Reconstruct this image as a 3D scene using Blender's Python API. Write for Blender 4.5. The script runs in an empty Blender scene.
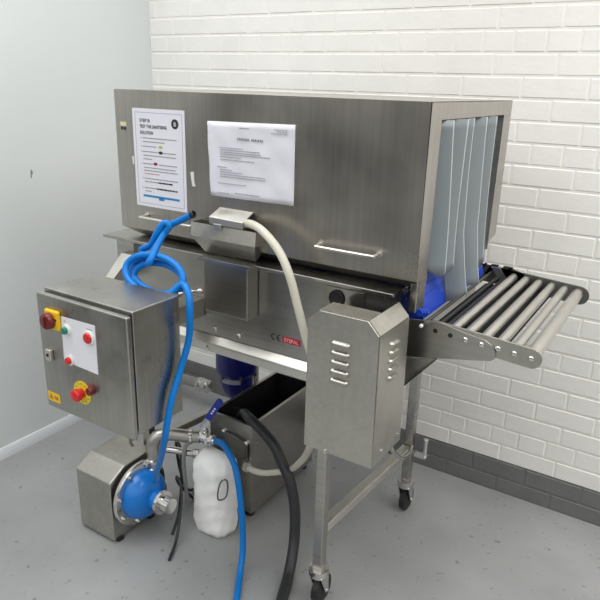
import bpy, bmesh, math, random
from mathutils import Vector, Matrix
R = math.radians
rnd = random.Random(7)
SC = bpy.context.scene
COL = SC.collection

# ------------------------------------------------------------------ materials
def nmat(name):
    m = bpy.data.materials.new(name); m.use_nodes = True
    nt = m.node_tree
    b = nt.nodes['Principled BSDF']
    return m, nt, b

def plain(name, col, rough=.5, metal=0., bump=0., bscale=60., spec=.5, var=0., vscale=8.):
    m, nt, b = nmat(name)
    b.inputs['Base Color'].default_value = (*col, 1)
    b.inputs['Roughness'].default_value = rough
    b.inputs['Metallic'].default_value = metal
    b.inputs['Specular IOR Level'].default_value = spec
    tc = nt.nodes.new('ShaderNodeTexCoord')
    if bump:
        n = nt.nodes.new('ShaderNodeTexNoise'); n.inputs['Scale'].default_value = bscale; n.inputs['Detail'].default_value = 4
        nt.links.new(tc.outputs['Object'], n.inputs['Vector'])
        bp = nt.nodes.new('ShaderNodeBump'); bp.inputs['Strength'].default_value = bump; bp.inputs['Distance'].default_value = .004
        nt.links.new(n.outputs['Fac'], bp.inputs['Height']); nt.links.new(bp.outputs['Normal'], b.inputs['Normal'])
    if var:
        n = nt.nodes.new('ShaderNodeTexNoise'); n.inputs['Scale'].default_value = vscale; n.inputs['Detail'].default_value = 5
        nt.links.new(tc.outputs['Object'], n.inputs['Vector'])
        r = nt.nodes.new('ShaderNodeValToRGB')
        r.color_ramp.elements[0].position = .3; r.color_ramp.elements[1].position = .7
        r.color_ramp.elements[0].color = (*[c * (1 - var) for c in col], 1)
        r.color_ramp.elements[1].color = (*[min(1, c * (1 + var)) for c in col], 1)
        nt.links.new(n.outputs['Fac'], r.inputs['Fac']); nt.links.new(r.outputs['Color'], b.inputs['Base Color'])
    return m

def steel(name, col=(.53, .51, .48), r0=.26, r1=.42, brush=(90, 90, 3), bump=.05, vary=.10, smudge=5., aniso=0.):
    """brushed stainless: stretched grain + cloudy smears in colour and gloss"""
    m, nt, b = nmat(name); L = nt.links
    b.inputs['Metallic'].default_value = 1
    tc = nt.nodes.new('ShaderNodeTexCoord')
    mp = nt.nodes.new('ShaderNodeMapping'); mp.inputs['Scale'].default_value = brush
    L.new(tc.outputs['Object'], mp.inputs['Vector'])
    g = nt.nodes.new('ShaderNodeTexNoise'); g.inputs['Scale'].default_value = 1.; g.inputs['Detail'].default_value = 5; g.inputs['Roughness'].default_value = .65
    L.new(mp.outputs['Vector'], g.inputs['Vector'])
    s = nt.nodes.new('ShaderNodeTexNoise'); s.inputs['Scale'].default_value = smudge; s.inputs['Detail'].default_value = 6; s.inputs['Roughness'].default_value = .6
    L.new(tc.outputs['Object'], s.inputs['Vector'])
    cr = nt.nodes.new('ShaderNodeValToRGB')
    cr.color_ramp.elements[0].position = .3; cr.color_ramp.elements[1].position = .72
    cr.color_ramp.elements[0].color = (*[c * (1 - vary) for c in col], 1)
    cr.color_ramp.elements[1].color = (*[min(1, c * (1 + vary)) for c in col], 1)
    mx = nt.nodes.new('ShaderNodeMath'); mx.operation = 'ADD'
    h1 = nt.nodes.new('ShaderNodeMath'); h1.operation = 'MULTIPLY'; h1.inputs[1].default_value = .4
    h2 = nt.nodes.new('ShaderNodeMath'); h2.operation = 'MULTIPLY'; h2.inputs[1].default_value = .6
    L.new(g.outputs['Fac'], h1.inputs[0]); L.new(s.outputs['Fac'], h2.inputs[0])
    L.new(h1.outputs[0], mx.inputs[0]); L.new(h2.outputs[0], mx.inputs[1])
    L.new(mx.outputs[0], cr.inputs['Fac']); L.new(cr.outputs['Color'], b.inputs['Base Color'])
    mr = nt.nodes.new('ShaderNodeMapRange'); mr.inputs['From Min'].default_value = .3; mr.inputs['From Max'].default_value = .7
    mr.inputs['To Min'].default_value = r0; mr.inputs['To Max'].default_value = r1
    L.new(s.outputs['Fac'], mr.inputs['Value']); L.new(mr.outputs['Result'], b.inputs['Roughness'])
    bp = nt.nodes.new('ShaderNodeBump'); bp.inputs['Strength'].default_value = bump; bp.inputs['Distance'].default_value = .002
    L.new(g.outputs['Fac'], bp.inputs['Height'])
    w = nt.nodes.new('ShaderNodeTexNoise'); w.inputs['Scale'].default_value = 3.5; w.inputs['Detail'].default_value = 1
    L.new(tc.outputs['Object'], w.inputs['Vector'])
    bw = nt.nodes.new('ShaderNodeBump'); bw.inputs['Strength'].default_value = .25; bw.inputs['Distance'].default_value = .02
    L.new(w.outputs['Fac'], bw.inputs['Height']); L.new(bw.outputs['Normal'], bp.inputs['Normal'])
    L.new(bp.outputs['Normal'], b.inputs['Normal'])
    return m

S_HOOD = steel('brushed_steel_vertical', (.445, .42, .385), .26, .40, (110, 110, 2.5), .06, .22, 3.2)
S_BODY = steel('brushed_steel', (.43, .415, .385), .24, .38, (2.5, 60, 110), .05, .20, 5.)
S_GUARD = steel('satin_steel', (.47, .453, .413), .30, .44, (60, 60, 60), .04, .18, 8.)
S_CAB = steel('cabinet_steel', (.42, .41, .38), .25, .40, (100, 100, 3), .06, .22, 8.)
S_LIGHT = steel('bright_steel', (.66, .64, .59), .32, .46, (40, 40, 40), .04, .08, 9.)
S_CHROME = steel('polished_steel', (.66, .65, .63), .12, .24, (20, 20, 20), .02, .05, 8.)
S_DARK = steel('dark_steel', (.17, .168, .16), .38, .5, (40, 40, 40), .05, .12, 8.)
S_ROLL = steel('roller_steel', (.62, .60, .56), .34, .46, (60, 2, 60), .04, .06, 8.)
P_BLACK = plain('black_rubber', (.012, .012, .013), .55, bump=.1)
P_HOSEBK = plain('black_hose_rubber', (.02, .021, .024), .42, bump=.08)
P_BLUE = plain('blue_hose_plastic', (.0005, .165, .54), .42, spec=.3, var=.06, vscale=12)
P_NAVY = plain('navy_enamel', (.005, .007, .13), .3, var=.1)
P_BELT = plain('blue_belt_plastic', (.004, .045, .42), .38, var=.08)
P_LEVER = plain('blue_lever_sleeve', (.01, .03, .32), .4)
P_CYAN = plain('blue_enamel', (.003, .17, .58), .28)
P_RED = plain('red_plastic', (.62, .02, .018), .3)
P_MAROON = plain('dark_red_plastic', (.14, .012, .01), .3)
P_GREEN = plain('green_plastic', (.005, .20, .15), .3)
P_YEL = plain('yellow_plastic', (.80, .50, .01), .4)
P_YEL2 = plain('yellow_disc', (.80, .66, .03), .45)
P_WHITE = plain('white_plastic', (.80, .80, .80), .4)
P_PAPER = plain('white_paper', (.78, .78, .85), .6, bump=.25, bscale=9)
P_LABEL = plain('white_label', (.80, .81, .87), .55)
P_INK = plain('black_ink', (.03, .03, .035), .6)
P_INKG = plain('grey_ink', (.25, .25, .28), .6)
P_INKB = plain('blue_ink', (.01, .22, .50), .5)
P_INKR = plain('crimson_ink', (.25, .01, .06), .5)
P_INKY = plain('lime_ink', (.48, .55, .05), .5)
P_REDLBL = plain('red_label', (.42, .012, .035), .4)
P_LIP = plain('pink_print', (.85, .50, .52), .5)
P_TAPE = plain('tape', (.78, .76, .70), .5)
P_TAPEY = plain('cream_tape', (.72, .68, .42), .5)
P_CLOTH = plain('white_filter_cloth', (.90, .90, .88), .75, bump=.6, bscale=28, var=.06, vscale=14)
P_WALL = plain('painted_plaster', (.67, .70, .70), .6, bump=.12, bscale=14, var=.02, vscale=2)
P_BASE = plain('skirting_paint', (.66, .69, .71), .5)
P_BRICK = plain('white_brick_paint', (.80, .785, .755), .55, bump=.3, bscale=45, var=.03, vscale=6)
P_MORT = plain('white_mortar_paint', (.82, .80, .76), .6, bump=.35, bscale=60)
P_GBRICK = plain('grey_brick_paint', (.15, .152, .15), .5, bump=.35, bscale=45, var=.08, vscale=8)
P_SCUFF = plain('scuff', (.22, .23, .23), .7)

def floor_mat():
    m, nt, b = nmat('grey_floor_paint'); L = nt.links
    tc = nt.nodes.new('ShaderNodeTexCoord')
    a = nt.nodes.new('ShaderNodeTexNoise'); a.inputs['Scale'].default_value = 3; a.inputs['Detail'].default_value = 8
    c = nt.nodes.new('ShaderNodeTexNoise'); c.inputs['Scale'].default_value = 34; c.inputs['Detail'].default_value = 4
    for n in (a, c): L.new(tc.outputs['Object'], n.inputs['Vector'])
    r = nt.nodes.new('ShaderNodeValToRGB'); r.color_ramp.elements[0].position = .3; r.color_ramp.elements[1].position = .7
    r.color_ramp.elements[0].color = (.25, .256, .256, 1); r.color_ramp.elements[1].color = (.32, .327, .327, 1)
    L.new(a.outputs['Fac'], r.inputs['Fac'])
    s = nt.nodes.new('ShaderNodeValToRGB'); s.color_ramp.elements[0].position = .28; s.color_ramp.elements[1].position = .36
    s.color_ramp.elements[0].color = (.55, .55, .55, 1); s.color_ramp.elements[1].color = (1, 1, 1, 1)
    L.new(c.outputs['Fac'], s.inputs['Fac'])
    mx = nt.nodes.new('ShaderNodeMix'); mx.data_type = 'RGBA'; mx.blend_type = 'MULTIPLY'; mx.inputs['Factor'].default_value = 1
    L.new(r.outputs['Color'], mx.inputs['A']); L.new(s.outputs['Color'], mx.inputs['B']); L.new(mx.outputs['Result'], b.inputs['Base Color'])
    b.inputs['Roughness'].default_value = .38
    bp = nt.nodes.new('ShaderNodeBump'); bp.inputs['Strength'].default_value = .2; bp.inputs['Distance'].default_value = .004
    L.new(c.outputs['Fac'], bp.inputs['Height']); L.new(bp.outputs['Normal'], b.inputs['Normal'])
    return m
P_FLOOR = floor_mat()

def see_thru(name, col, alpha, rough, trans=.5):
    m, nt, b = nmat(name); L = nt.links
    b.inputs['Base Color'].default_value = (*col, 1); b.inputs['Roughness'].default_value = rough
    tr = nt.nodes.new('ShaderNodeBsdfTransparent'); tr.inputs['Color'].default_value = (.86, .92, .95, 1)
    tl = nt.nodes.new('ShaderNodeBsdfTranslucent'); tl.inputs['Color'].default_value = (*col, 1)
    m1 = nt.nodes.new('ShaderNodeMixShader'); m1.inputs['Fac'].default_value = trans
    m2 = nt.nodes.new('ShaderNodeMixShader'); m2.inputs['Fac'].default_value = alpha
    L.new(b.outputs[0], m1.inputs[1]); L.new(tl.outputs[0], m1.inputs[2])
    L.new(tr.outputs[0], m2.inputs[1]); L.new(m1.outputs[0], m2.inputs[2])
    L.new(m2.outputs[0], nt.nodes['Material Output'].inputs['Surface'])
    return m
P_CURT = see_thru('clear_grey_pvc', (.31, .345, .36), .74, .22, .3)
P_CEDGE = see_thru('lit_pvc_edge', (.66, .70, .71), .85, .3, .3)  # cut PVC edge; the light caught in it is put in as paler colour
P_WHOSE = see_thru('milky_hose', (.80, .77, .67), .92, .3, .25)

# ------------------------------------------------------------------ mesh builder
def catmull(pts, n=8, closed=False):
    P = [Vector(p) for p in pts]; out = []
    N = len(P)
    for i in range(N - 1 if not closed else N):
        p1 = P[i]; p2 = P[(i + 1) % N]
        p0 = P[i - 1] if (i > 0 or closed) else p1 * 2 - p2
        p3 = P[(i + 2) % N] if (i + 2 < N or closed) else p2 * 2 - p1
        for k in range(n):
            t = k / n
            out.append(.5 * ((2 * p1) + (p2 - p0) * t + (2 * p0 - 5 * p1 + 4 * p2 - p3) * t * t + (3 * p1 - p0 - 3 * p2 + p3) * t ** 3))
    if not closed: out.append(P[-1])
    return out

class MB:
    def __init__(s): s.v = []; s.f = []; s.m = []
    def add(s, vs, fs, mi=0):
        o = len(s.v); s.v += [Vector(v) for v in vs]
        s.f += [tuple(i + o for i in f) for f in fs]; s.m += [mi] * len(fs); return s
    def box(s, x0, x1, y0, y1, z0, z1, mi=0):
        return s.add([(x, y, z) for x in (x0, x1) for y in (y0, y1) for z in (z0, z1)],
                     [(0, 1, 3, 2), (4, 6, 7, 5), (0, 4, 5, 1), (2, 3, 7, 6), (0, 2, 6, 4), (1, 5, 7, 3)], mi)
    def hexa(s, a, b, mi=0):      # two matching loops of n points -> closed solid
        n = len(a)
        return s.add(list(a) + list(b), [tuple(range(n))[::-1], tuple(range(n, 2 * n))] + [(i, (i + 1) % n, n + (i + 1) % n, n + i) for i in range(n)], mi)
    def prism_y(s, poly, y0, y1, mi=0):
        return s.hexa([(x, y0, z) for x, z in poly], [(x, y1, z) for x, z in poly], mi)
    def prism_x(s, poly, x0, x1, mi=0):
        return s.hexa([(x0, y, z) for y, z in poly], [(x1, y, z) for y, z in poly], mi)
    def prism_z(s, poly, z0, z1, mi=0):
        return s.hexa([(x, y, z0) for x, y in poly], [(x, y, z1) for x, y in poly], mi)
    def sweep(s, path, r, seg=14, mi=0, cap=True):
        path = [Vector(p) for p in path]; n = len(path)
        t0 = (path[1] - path[0]).normalized()
        up = Vector((0, 0, 1)) if abs(t0.z) < .9 else Vector((1, 0, 0))
        nn = (up - t0 * up.dot(t0)).normalized(); vs = []; fs = []
        for i, p in enumerate(path):
            t = (path[min(i + 1, n - 1)] - path[max(i - 1, 0)]).normalized()
            nn = (nn - t * nn.dot(t)).normalized(); bb = t.cross(nn)
            rr = r(i / (n - 1)) if callable(r) else r
            for k in range(seg):
                a = 2 * math.pi * k / seg
                vs.append(p + (nn * math.cos(a) + bb * math.sin(a)) * rr)
        for i in range(n - 1):
            for k in range(seg):
                fs.append((i * seg + k, i * seg + (k + 1) % seg, (i + 1) * seg + (k + 1) % seg, (i + 1) * seg + k))
        if cap: fs += [tuple(range(seg))[::-1], tuple(range((n - 1) * seg, n * seg))]
        return s.add(vs, fs, mi)
    def tube(s, pts, r, seg=14, n=8, mi=0): return s.sweep(catmull(pts, n), r, seg, mi)
    def lathe(s, o, axis, prof, seg=28, mi=0):     # prof: (distance along axis, radius)
        o = Vector(o); a = Vector(axis).normalized()
        u = a.orthogonal().normalized(); w = a.cross(u); vs = []; fs = []
        for d, r in prof:
            for k in range(seg):
                t = 2 * math.pi * k / seg
                vs.append(o + a * d + (u * math.cos(t) + w * math.sin(t)) * max(r, 1e-5))
        m = len(prof)
        for i in range(m - 1):
            for k in range(seg):
                fs.append((i * seg + k, i * seg + (k + 1) % seg, (i + 1) * seg + (k + 1) % seg, (i + 1) * seg + k))
        fs += [tuple(range(seg))[::-1], tuple(range((m - 1) * seg, m * seg))]
        return s.add(vs, fs, mi)
    def cyl(s, a, b, r, seg=20, mi=0):
        a = Vector(a); b = Vector(b); return s.lathe(a, b - a, [(0, r), ((b - a).length, r)], seg, mi)
    def build(s, name, mats, parent=None, bevel=0., smooth=None, solid=0., seg=2):
        if not isinstance(mats, (list, tuple)): mats = [mats]
        org = Vector((0, 0, 0))
        if parent is not None:
            q = parent
            while q is not None: org += q.location; q = q.parent
        me = bpy.data.meshes.new(name)
        me.from_pydata([v - org for v in s.v], [], s.f)
        for m in mats: me.materials.append(m)
        for p, mi in zip(me.polygons, s.m): p.material_index = mi
        bm = bmesh.new(); bm.from_mesh(me)
        if not solid: bmesh.ops.recalc_face_normals(bm, faces=bm.faces)
        bm.to_mesh(me); bm.free()
        o = bpy.data.objects.new(name, me); COL.objects.link(o)
        if parent is not None: o.parent = parent
        if solid:
            d = o.modifiers.new('sheet', 'SOLIDIFY'); d.thickness = solid; d.offset = -1
        if bevel:
            d = o.modifiers.new('bevel', 'BEVEL'); d.width = bevel; d.segments = seg; d.limit_method = 'ANGLE'; d.angle_limit = R(35)
        flat = smooth is None and (bevel or solid)
        for p in me.polygons: p.use_smooth = not flat
        if not flat: me.set_sharp_from_angle(angle=R(smooth if smooth else 35))
        return o

def thing(name, label, cat, loc=(0, 0, 0), group=None):
    o = bpy.data.objects.new(name, None); o.empty_display_size = .05
    COL.objects.link(o); o.location = loc; o['label'] = label; o['category'] = cat
    if group: o['group'] = group
    return o
def tag(o, label, cat, group=None):
    o['label'] = label; o['category'] = cat
    if group: o['group'] = group
    return o
def struct(o): o['kind'] = 'structure'; return o

def text(name, body, size, mat, parent, origin, ux=(1, 0, 0), uz=(0, 0, 1), bold=0., width=None):
    """flat lettering as a mesh: origin = left end of the baseline"""
    cu = bpy.data.curves.new(name, 'FONT'); cu.body = body; cu.size = size; cu.offset = bold; cu.extrude = .0002
    tmp = bpy.data.objects.new(name + '_c', cu); COL.objects.link(tmp)
    dg = bpy.context.evaluated_depsgraph_get(); dg.update()
    me = bpy.data.meshes.new_from_object(tmp.evaluated_get(dg)); bpy.data.objects.remove(tmp)
    org = Vector((0, 0, 0)); q = parent
    while q is not None: org += q.location; q = q.parent
    w = max(v.co.x for v in me.vertices); k = (width / w) if width else 1.
    ux = Vector(ux); uz = Vector(uz); un = ux.cross(uz)
    for v in me.vertices: v.co = Vector(origin) + ux * (v.co.x * k) + uz * v.co.y + un * v.co.z - org
    me.materials.clear(); me.materials.append(mat); me.name = name
    o = bpy.data.objects.new(name, me); COL.objects.link(o); o.parent = parent
    return o

# ------------------------------------------------------------------ the setting
XL, YB = -2.445, 2.45
m = MB().box(-2.6, 3.0, -3.2, 2.62, -.06, 0)
struct(m.build('floor', P_FLOOR))
m = MB().box(XL - .12, XL, .2, 2.6, 0, 3.0)
for x, y, h in ((1.70, 1.235, .035), (1.705, 1.25, .012)):
    m.hexa([(XL + .0006, x, y), (XL + .0006, x + .006, y), (XL + .0006, x + .009, y + h), (XL + .0006, x + .004, y + h)],
           [(XL, x, y), (XL, x + .006, y), (XL, x + .009, y + h), (XL, x + .004, y + h)], 1)
struct(m.build('wall_left', [P_WALL, P_SCUFF]))
m = MB().prism_y([(0, 0), (.016, 0), (.014, .036), (.006, .05), (0, .05)], 0, 1)
m.v = [Vector((XL + v.x, .2 + v.y * 2.25, v.z)) for v in m.v]
struct(m.build('baseboard_left', P_BASE))

m = MB()
m.box(XL, 3.0, YB + .0022, YB + .15, 0, 3.0, 1)
m.box(XL, 3.0, YB + .0021, YB + .1, 0, .153, 3)
C_H = .0775
for row in range(39):
    z0 = -.0055 + row * C_H; z1 = z0 + C_H
    hdr = row % 5 == 3
    L = .1115 if hdr else .2235
    ph = {True: -.549, False: (-.502 if row % 2 == 0 else -.612)}[hdr]
    x = ph - L * math.ceil((ph - XL) / L)
    while x < 1.3:
        a = max(x, XL) + .0036; b = x + L - .0036
        if b - a > .02:
            j = rnd.uniform(-.0006, .0006); g = .0026
            zz0 = max(z0, 0) + .004 + rnd.uniform(-.0008, .0008); zz1 = z1 - .004 + rnd.uniform(-.0008, .0008)
            yo = YB + .0028; yi = YB + j
            m.add([(a, yo, zz0), (b, yo, zz0), (b, yo, zz1), (a, yo, zz1),
                   (a + g, yi, zz0 + g), (b - g, yi, zz0 + g), (b - g, yi, zz1 - g), (a + g, yi, zz1 - g)],
                  [(4, 5, 6, 7), (0, 1, 5, 4), (1, 2, 6, 5), (2, 3, 7, 6), (3, 0, 4, 7)], 2 if row < 2 else 0)
        x += L
w = m.build('wall_back', [P_BRICK, P_MORT, P_GBRICK, P_GBRICK])
struct(w)

# ------------------------------------------------------------------ tunnel washing machine
HX0, HX1, HY0, HY1, HZ0, HZ1 = -1.604, -.556, 1.44, 2.13, 1.188, 1.62
mach = thing('washing_machine', 'large stainless steel tunnel washing machine standing before the white brick wall', 'washing machine', (-1.1, 1.78, 0))
# hood: folded sheet, open to the right
i = .045
m = MB()
def quad(a, b, c, d, mi=0): m.add([a, b, c, d], [(0, 1, 2, 3)], mi)
A = [(HX0, HY0), (HX1, HY0), (HX1, HY1), (HX0, HY1)]
B = [(HX0 + i, HY0 + i), (HX1 - i * .4, HY0 + i), (HX1 - i * .4, HY1 - i), (HX0 + i, HY1 - i)]
v = [(x, y, HZ1) for x, y in A] + [(x, y, HZ0) for x, y in A] + [(x, y, 1.158) for x, y in B]
m.add(v, [(4, 5, 1, 0), (6, 7, 3, 2), (7, 4, 0, 3), (0, 1, 2, 3), (8, 9, 5, 4), (10, 11, 7, 6), (11, 8, 4, 7)])
# right-hand frame flanges
y1, y2 = 1.513, 2.052
m.add([(HX1, HY0, HZ1), (HX1, y1, HZ1), (HX1, y1, HZ0 - .012), (HX1, HY0, HZ0), (HX1 - i * .4, HY0 + i, 1.158), (HX1 - i * .4, y1, 1.158),
       (HX1, y2, HZ1), (HX1, HY1, HZ1), (HX1, HY1, HZ0), (HX1, y2, HZ0 - .012), (HX1 - i * .4, HY1 - i, 1.158), (HX1 - i * .4, y2, 1.158),
       (HX1, y1, 1.578), (HX1, y2, 1.578)],
      [(3, 2, 12, 1, 0), (4, 5, 2, 3), (9, 8, 7, 6, 13), (11, 10, 8, 9), (12, 13, 6, 1)])
bmh = m.build('hood', S_HOOD, mach, solid=.002)
MB().box(HX1 - .02, HX1 - .001, 1.456, 1.5135, 1.100, 1.19).build('post_foot', S_BODY, mach, bevel=.002)
# inner return edges of the opening
m = MB()
m.box(HX1 - .03, HX1 - .0005, y1 - .002, y1, 1.15, 1.58); m.box(HX1 - .03, HX1 - .0005, y2, y2 + .002, 1.15, 1.58)
m.box(HX1 - .03, HX1 - .0005, y1, y2, 1.578, 1.580)
m.build('opening_return', S_BODY, mach)
def handle(x0, x1, z):
    y = HY0; d = .034
    p = [(x0, y, z + .003), (x0 + .004, y - d * .8, z), (x0 + .016, y - d, z), (x1 - .016, y - d, z), (x1 - .004, y - d * .8, z), (x1, y, z + .003)]
    mm = MB().tube([p[0], p[1], p[2]], .0055, 10, 5); mm = MB().sweep(catmull(p, 6), .0045, 10)
    for x in (x0, x1): mm.lathe((x, y - .003, z + .003), (0, 1, 0), [(0, .009), (.003, .009)], 14)
    mm.build('door_handle', S_LIGHT, mach)
handle(-.836, -.660, 1.243); handle(-1.485, -1.272, 1.236)
# scraps of tape
m = MB().box(-1.583, -1.556, HY0 - .0012, HY0, 1.511, 1.523); m.box(-1.581, -1.572, HY0 - .0012, HY0, 1.499, 1.508, 1); m.box(-1.568, -1.560, HY0 - .0012, HY0, 1.498, 1.508, 1)
o = m.build('sticker', [P_TAPEY, P_INK], mach); o['label'] = 'cream and black sticker remnant'
for pts in (((-1.296, 1.392), (-1.283, 1.395), (-1.281, 1.362), (-1.277, 1.352), (-1.289, 1.35), (-1.293, 1.372)), ((-1.538, 1.42), (-1.53, 1.42), (-1.531, 1.395), (-1.536, 1.395))):
    MB().prism_y(pts, HY0 - .0012, HY0).build('tape_scrap', P_TAPE, mach)
# tank + rim
m = MB()
TX0, TX1, TY0, TY1, TZ0, TZ1 = -1.648, -.598, 1.45, 2.12, .850, 1.145
t = .003
m.box(TX0, TX1, TY0, TY0 + t, TZ0, TZ1); m.box(TX0, TX1, TY1 - t, TY1, TZ0, TZ1)
m.box(TX0, TX0 + t, TY0 + t, TY1 - t, TZ0, TZ1); m.box(TX1 - t, TX1, TY0 + t, TY1 - t, TZ0, TZ1)
m.box(TX0 + t, TX1 - t, TY0 + t, TY1 - t, TZ0, TZ0 + t)
m.build('tank', S_BODY, mach)
m = MB()
rx0, rx1, ry0, ry1, rz0, rz1 = -1.666, -.6, 1.408, 2.16, 1.145, 1.155
m.box(rx0, rx1, ry0, 1.51, rz0, rz1); m.box(rx0, rx1, 2.06, ry1, rz0, rz1); m.box(rx0, -1.54, 1.51, 2.06, rz0, rz1)
m.build('tank_rim', S_BODY, mach, bevel=.002)
# base rail
m = MB(); m.prism_x([(1.449, .882), (1.424, .862), (1.424, .832), (1.449, .832)], -1.655, -.62); m.box(-1.655, -.62, 2.06, 2.13, .845, .884)
m.box(-1.655, -1.60, 1.45, 2.06, .845, .884); m.box(-.68, -.62, 1.45, 2.06, .845, .884)
m.build('base_rail', S_LIGHT, mach, bevel=.003)
for bx, bz in ((-1.23, .846), (-1.12, .905), (-1.215, .905), (-.86, .93)):
    MB().lathe((bx, 1.424 if bz < .9 else 1.449, bz), (0, -1, 0), [(0, .008), (.006, .008), (.009, .004)], 12).build('bolt', S_CHROME, mach)
# hole in the tank front, its shade put in as a closed black disc
MB().lathe((-.781, 1.4455, 1.098), (0, -1, 0), [(0, .0), (.001, .022), (.005, .024), (.007, .020), (.003, .014), (.003, .0)], 22).build('hole_shade_disc', P_BLACK, mach)
MB().prism_y([(-.83, 1.06), (-.815, 1.128), (-.70, 1.128), (-.70, 1.06)], 1.445, 1.4495).build('access_plate', S_BODY, mach, bevel=.001)
# slanted bracket and hole at the left end
m = MB().hexa([(-1.620, 1.350, 1.008), (-1.585, 1.350, 1.006), (-1.548, 1.42, 1.10), (-1.595, 1.42, 1.10)], [(-1.620, 1.4485, 1.008), (-1.585, 1.4485, 1.006), (-1.548, 1.4485, 1.10), (-1.595, 1.4485, 1.10)])
m.build('slanted_bracket', S_LIGHT, mach, bevel=.002)
MB().box(-1.565, -1.523, 1.446, 1.4495, 1.09, 1.13).build('blanking_plate', S_DARK, mach, bevel=.004)
# sump box
m = MB().box(-1.216, -1.05, 1.396, 1.4485, .985, 1.142); m.build('sump_box', S_BODY, mach, bevel=.003)
MB().box(-1.218, -1.03, 1.376, 1.408, 1.147, 1.158).build('sump_lid', S_BODY, mach, bevel=.001)
# feed hopper on the hood front
hop = MB()
def hopper():
    a = [(-1.252, 1.392, 1.256), (-1.018, 1.392, 1.256), (-1.018, 1.438, 1.256), (-1.252, 1.438, 1.256)]
    b = [(-1.246, 1.382, 1.218), (-1.014, 1.382, 1.218), (-1.014, 1.438, 1.218), (-1.246, 1.438, 1.218)]
    c = [(-1.236, 1.434, 1.160), (-1.050, 1.434, 1.160), (-1.050, 1.4385, 1.160), (-1.236, 1.4385, 1.160)]
    hop.add(a + b + c, [(0, 1, 5, 4), (1, 2, 6, 5), (3, 0, 4, 7), (4, 5, 9, 8), (5, 6, 10, 9), (7, 4, 8, 11), (2, 3, 7, 6), (6, 7, 11, 10)])
hopper(); ho = hop.build('feed_hopper', S_GUARD, mach, solid=.0025)
c4 = [Vector((-1.182, 1.386, 1.281)), Vector((-1.060, 1.386, 1.279)), Vector((-1.062, 1.4385, 1.301)), Vector((-1.184, 1.4385, 1.301))]
dn = Vector((0, .003, -.004))
m = MB().hexa([v + dn for v in c4], c4)
m.hexa([(-1.182, 1.386, 1.261), (-1.060, 1.386, 1.259), (-1.060, 1.389, 1.259), (-1.182, 1.389, 1.261)],
       [(-1.182, 1.386, 1.281), (-1.060, 1.386, 1.279), (-1.060, 1.389, 1.279), (-1.182, 1.389, 1.281)])
o = m.build('spout_cover', S_LIGHT, mach, bevel=.001); 
MB().box(-1.165, -1.135, 1.383, 1.388, 1.246, 1.263).build('latch_tab', S_LIGHT, mach, bevel=.001)
# legs, lower rails, casters
LEGS = [(-.815, 1.475), (-.775, 2.095), (-1.640, 1.540), (-1.555, 2.115)]
for lx, ly in LEGS:
    lg = MB().box(lx - .017, lx + .017, ly - .017, ly + .017, .15, .848).build('leg', S_BODY, mach, bevel=.003)
    cs = MB().lathe((lx, ly, .12), (0, 0, 1), [(0, .03), (.012, .034), (.03, .034), (.032, .012)], 18)
    cs.prism_x([(ly - .024, .125), (ly + .024, .125), (ly + .03, .045), (ly + .012, .045)], lx - .024, lx - .020)
    cs.prism_x([(ly - .024, .125), (ly + .024, .125), (ly + .03, .045), (ly + .012, .045)], lx + .020, lx + .024)
    cs.cyl((lx - .027, ly + .021, .052), (lx + .027, ly + .021, .052), .006, 10)
    ca = cs.build('caster', S_CHROME, lg)
    MB().lathe((lx - .015, ly + .021, .051), (1, 0, 0), [(0, .042), (.004, .05), (.026, .05), (.03, .042)], 28).build('wheel', P_BLACK, lg)
MB().prism_z([(-.833, 1.494), (-.797, 1.494), (-.757, 2.076), (-.793, 2.076)], .285, .318).build('lower_rail', S_LIGHT, mach, bevel=.003)
MB().prism_z([(-1.655, 1.559), (-1.62, 1.559), (-1.538, 2.096), (-1.573, 2.096)], .285, .315).build('lower_rail', S_BODY, mach, bevel=.003)
m = MB().tube([(-.672, 1.62, .86), (-.672, 1.62, .70), (-.675, 1.66, .56), (-.69, 1.80, .44), (-.72, 1.95, .37), (-.745, 2.04, .34)], .0075, 10)
m.build('conduit', S_CHROME, mach)
m = MB().cyl((-.715, 2.115, .27), (-.715, 2.115, .335), .008, 12); m.lathe((-.715, 2.115, .335), (0, 0, 1), [(0, .010), (.010, .010), (.013, .004)], 12)
m.box(-.757, -.705, 2.10, 2.13, .262, .27); m.build('levelling_bolt', S_CHROME, mach)
# nameplate and CE mark
o = MB().box(-.9605, -.897, 1.4488, 1.4499, .9225, .942).build('nameplate', P_REDLBL, mach); o['label'] = 'red nameplate with pale lettering'
text('nameplate_lettering', 'SYSPAL', .0175, P_LIP, mach, (-.955, 1.4486, .9262), width=.052)
def ce(x, z, r):
    mm = MB()
    for k, cx in enumerate((x, x + r * 1.9)):
        n = 14; pts_o = []; pts_i = []
        for q in range(n + 1):
            a = R(70 + 220 * q / n)
            pts_o.append((cx + math.cos(a) * r, z + math.sin(a) * r)); pts_i.append((cx + math.cos(a) * r * .7, z + math.sin(a) * r * .7))
        for q in range(n): mm.prism_y([pts_o[q], pts_o[q + 1], pts_i[q + 1], pts_i[q]], 1.4488, 1.4499)
        if k: mm.box(cx - r * .9, cx - r * .05, 1.4488, 1.4499, z - r * .14, z + r * .14)
    return mm.build('conformity_mark', P_INK, mach)
ce(-.991, .932, .0105)
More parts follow.
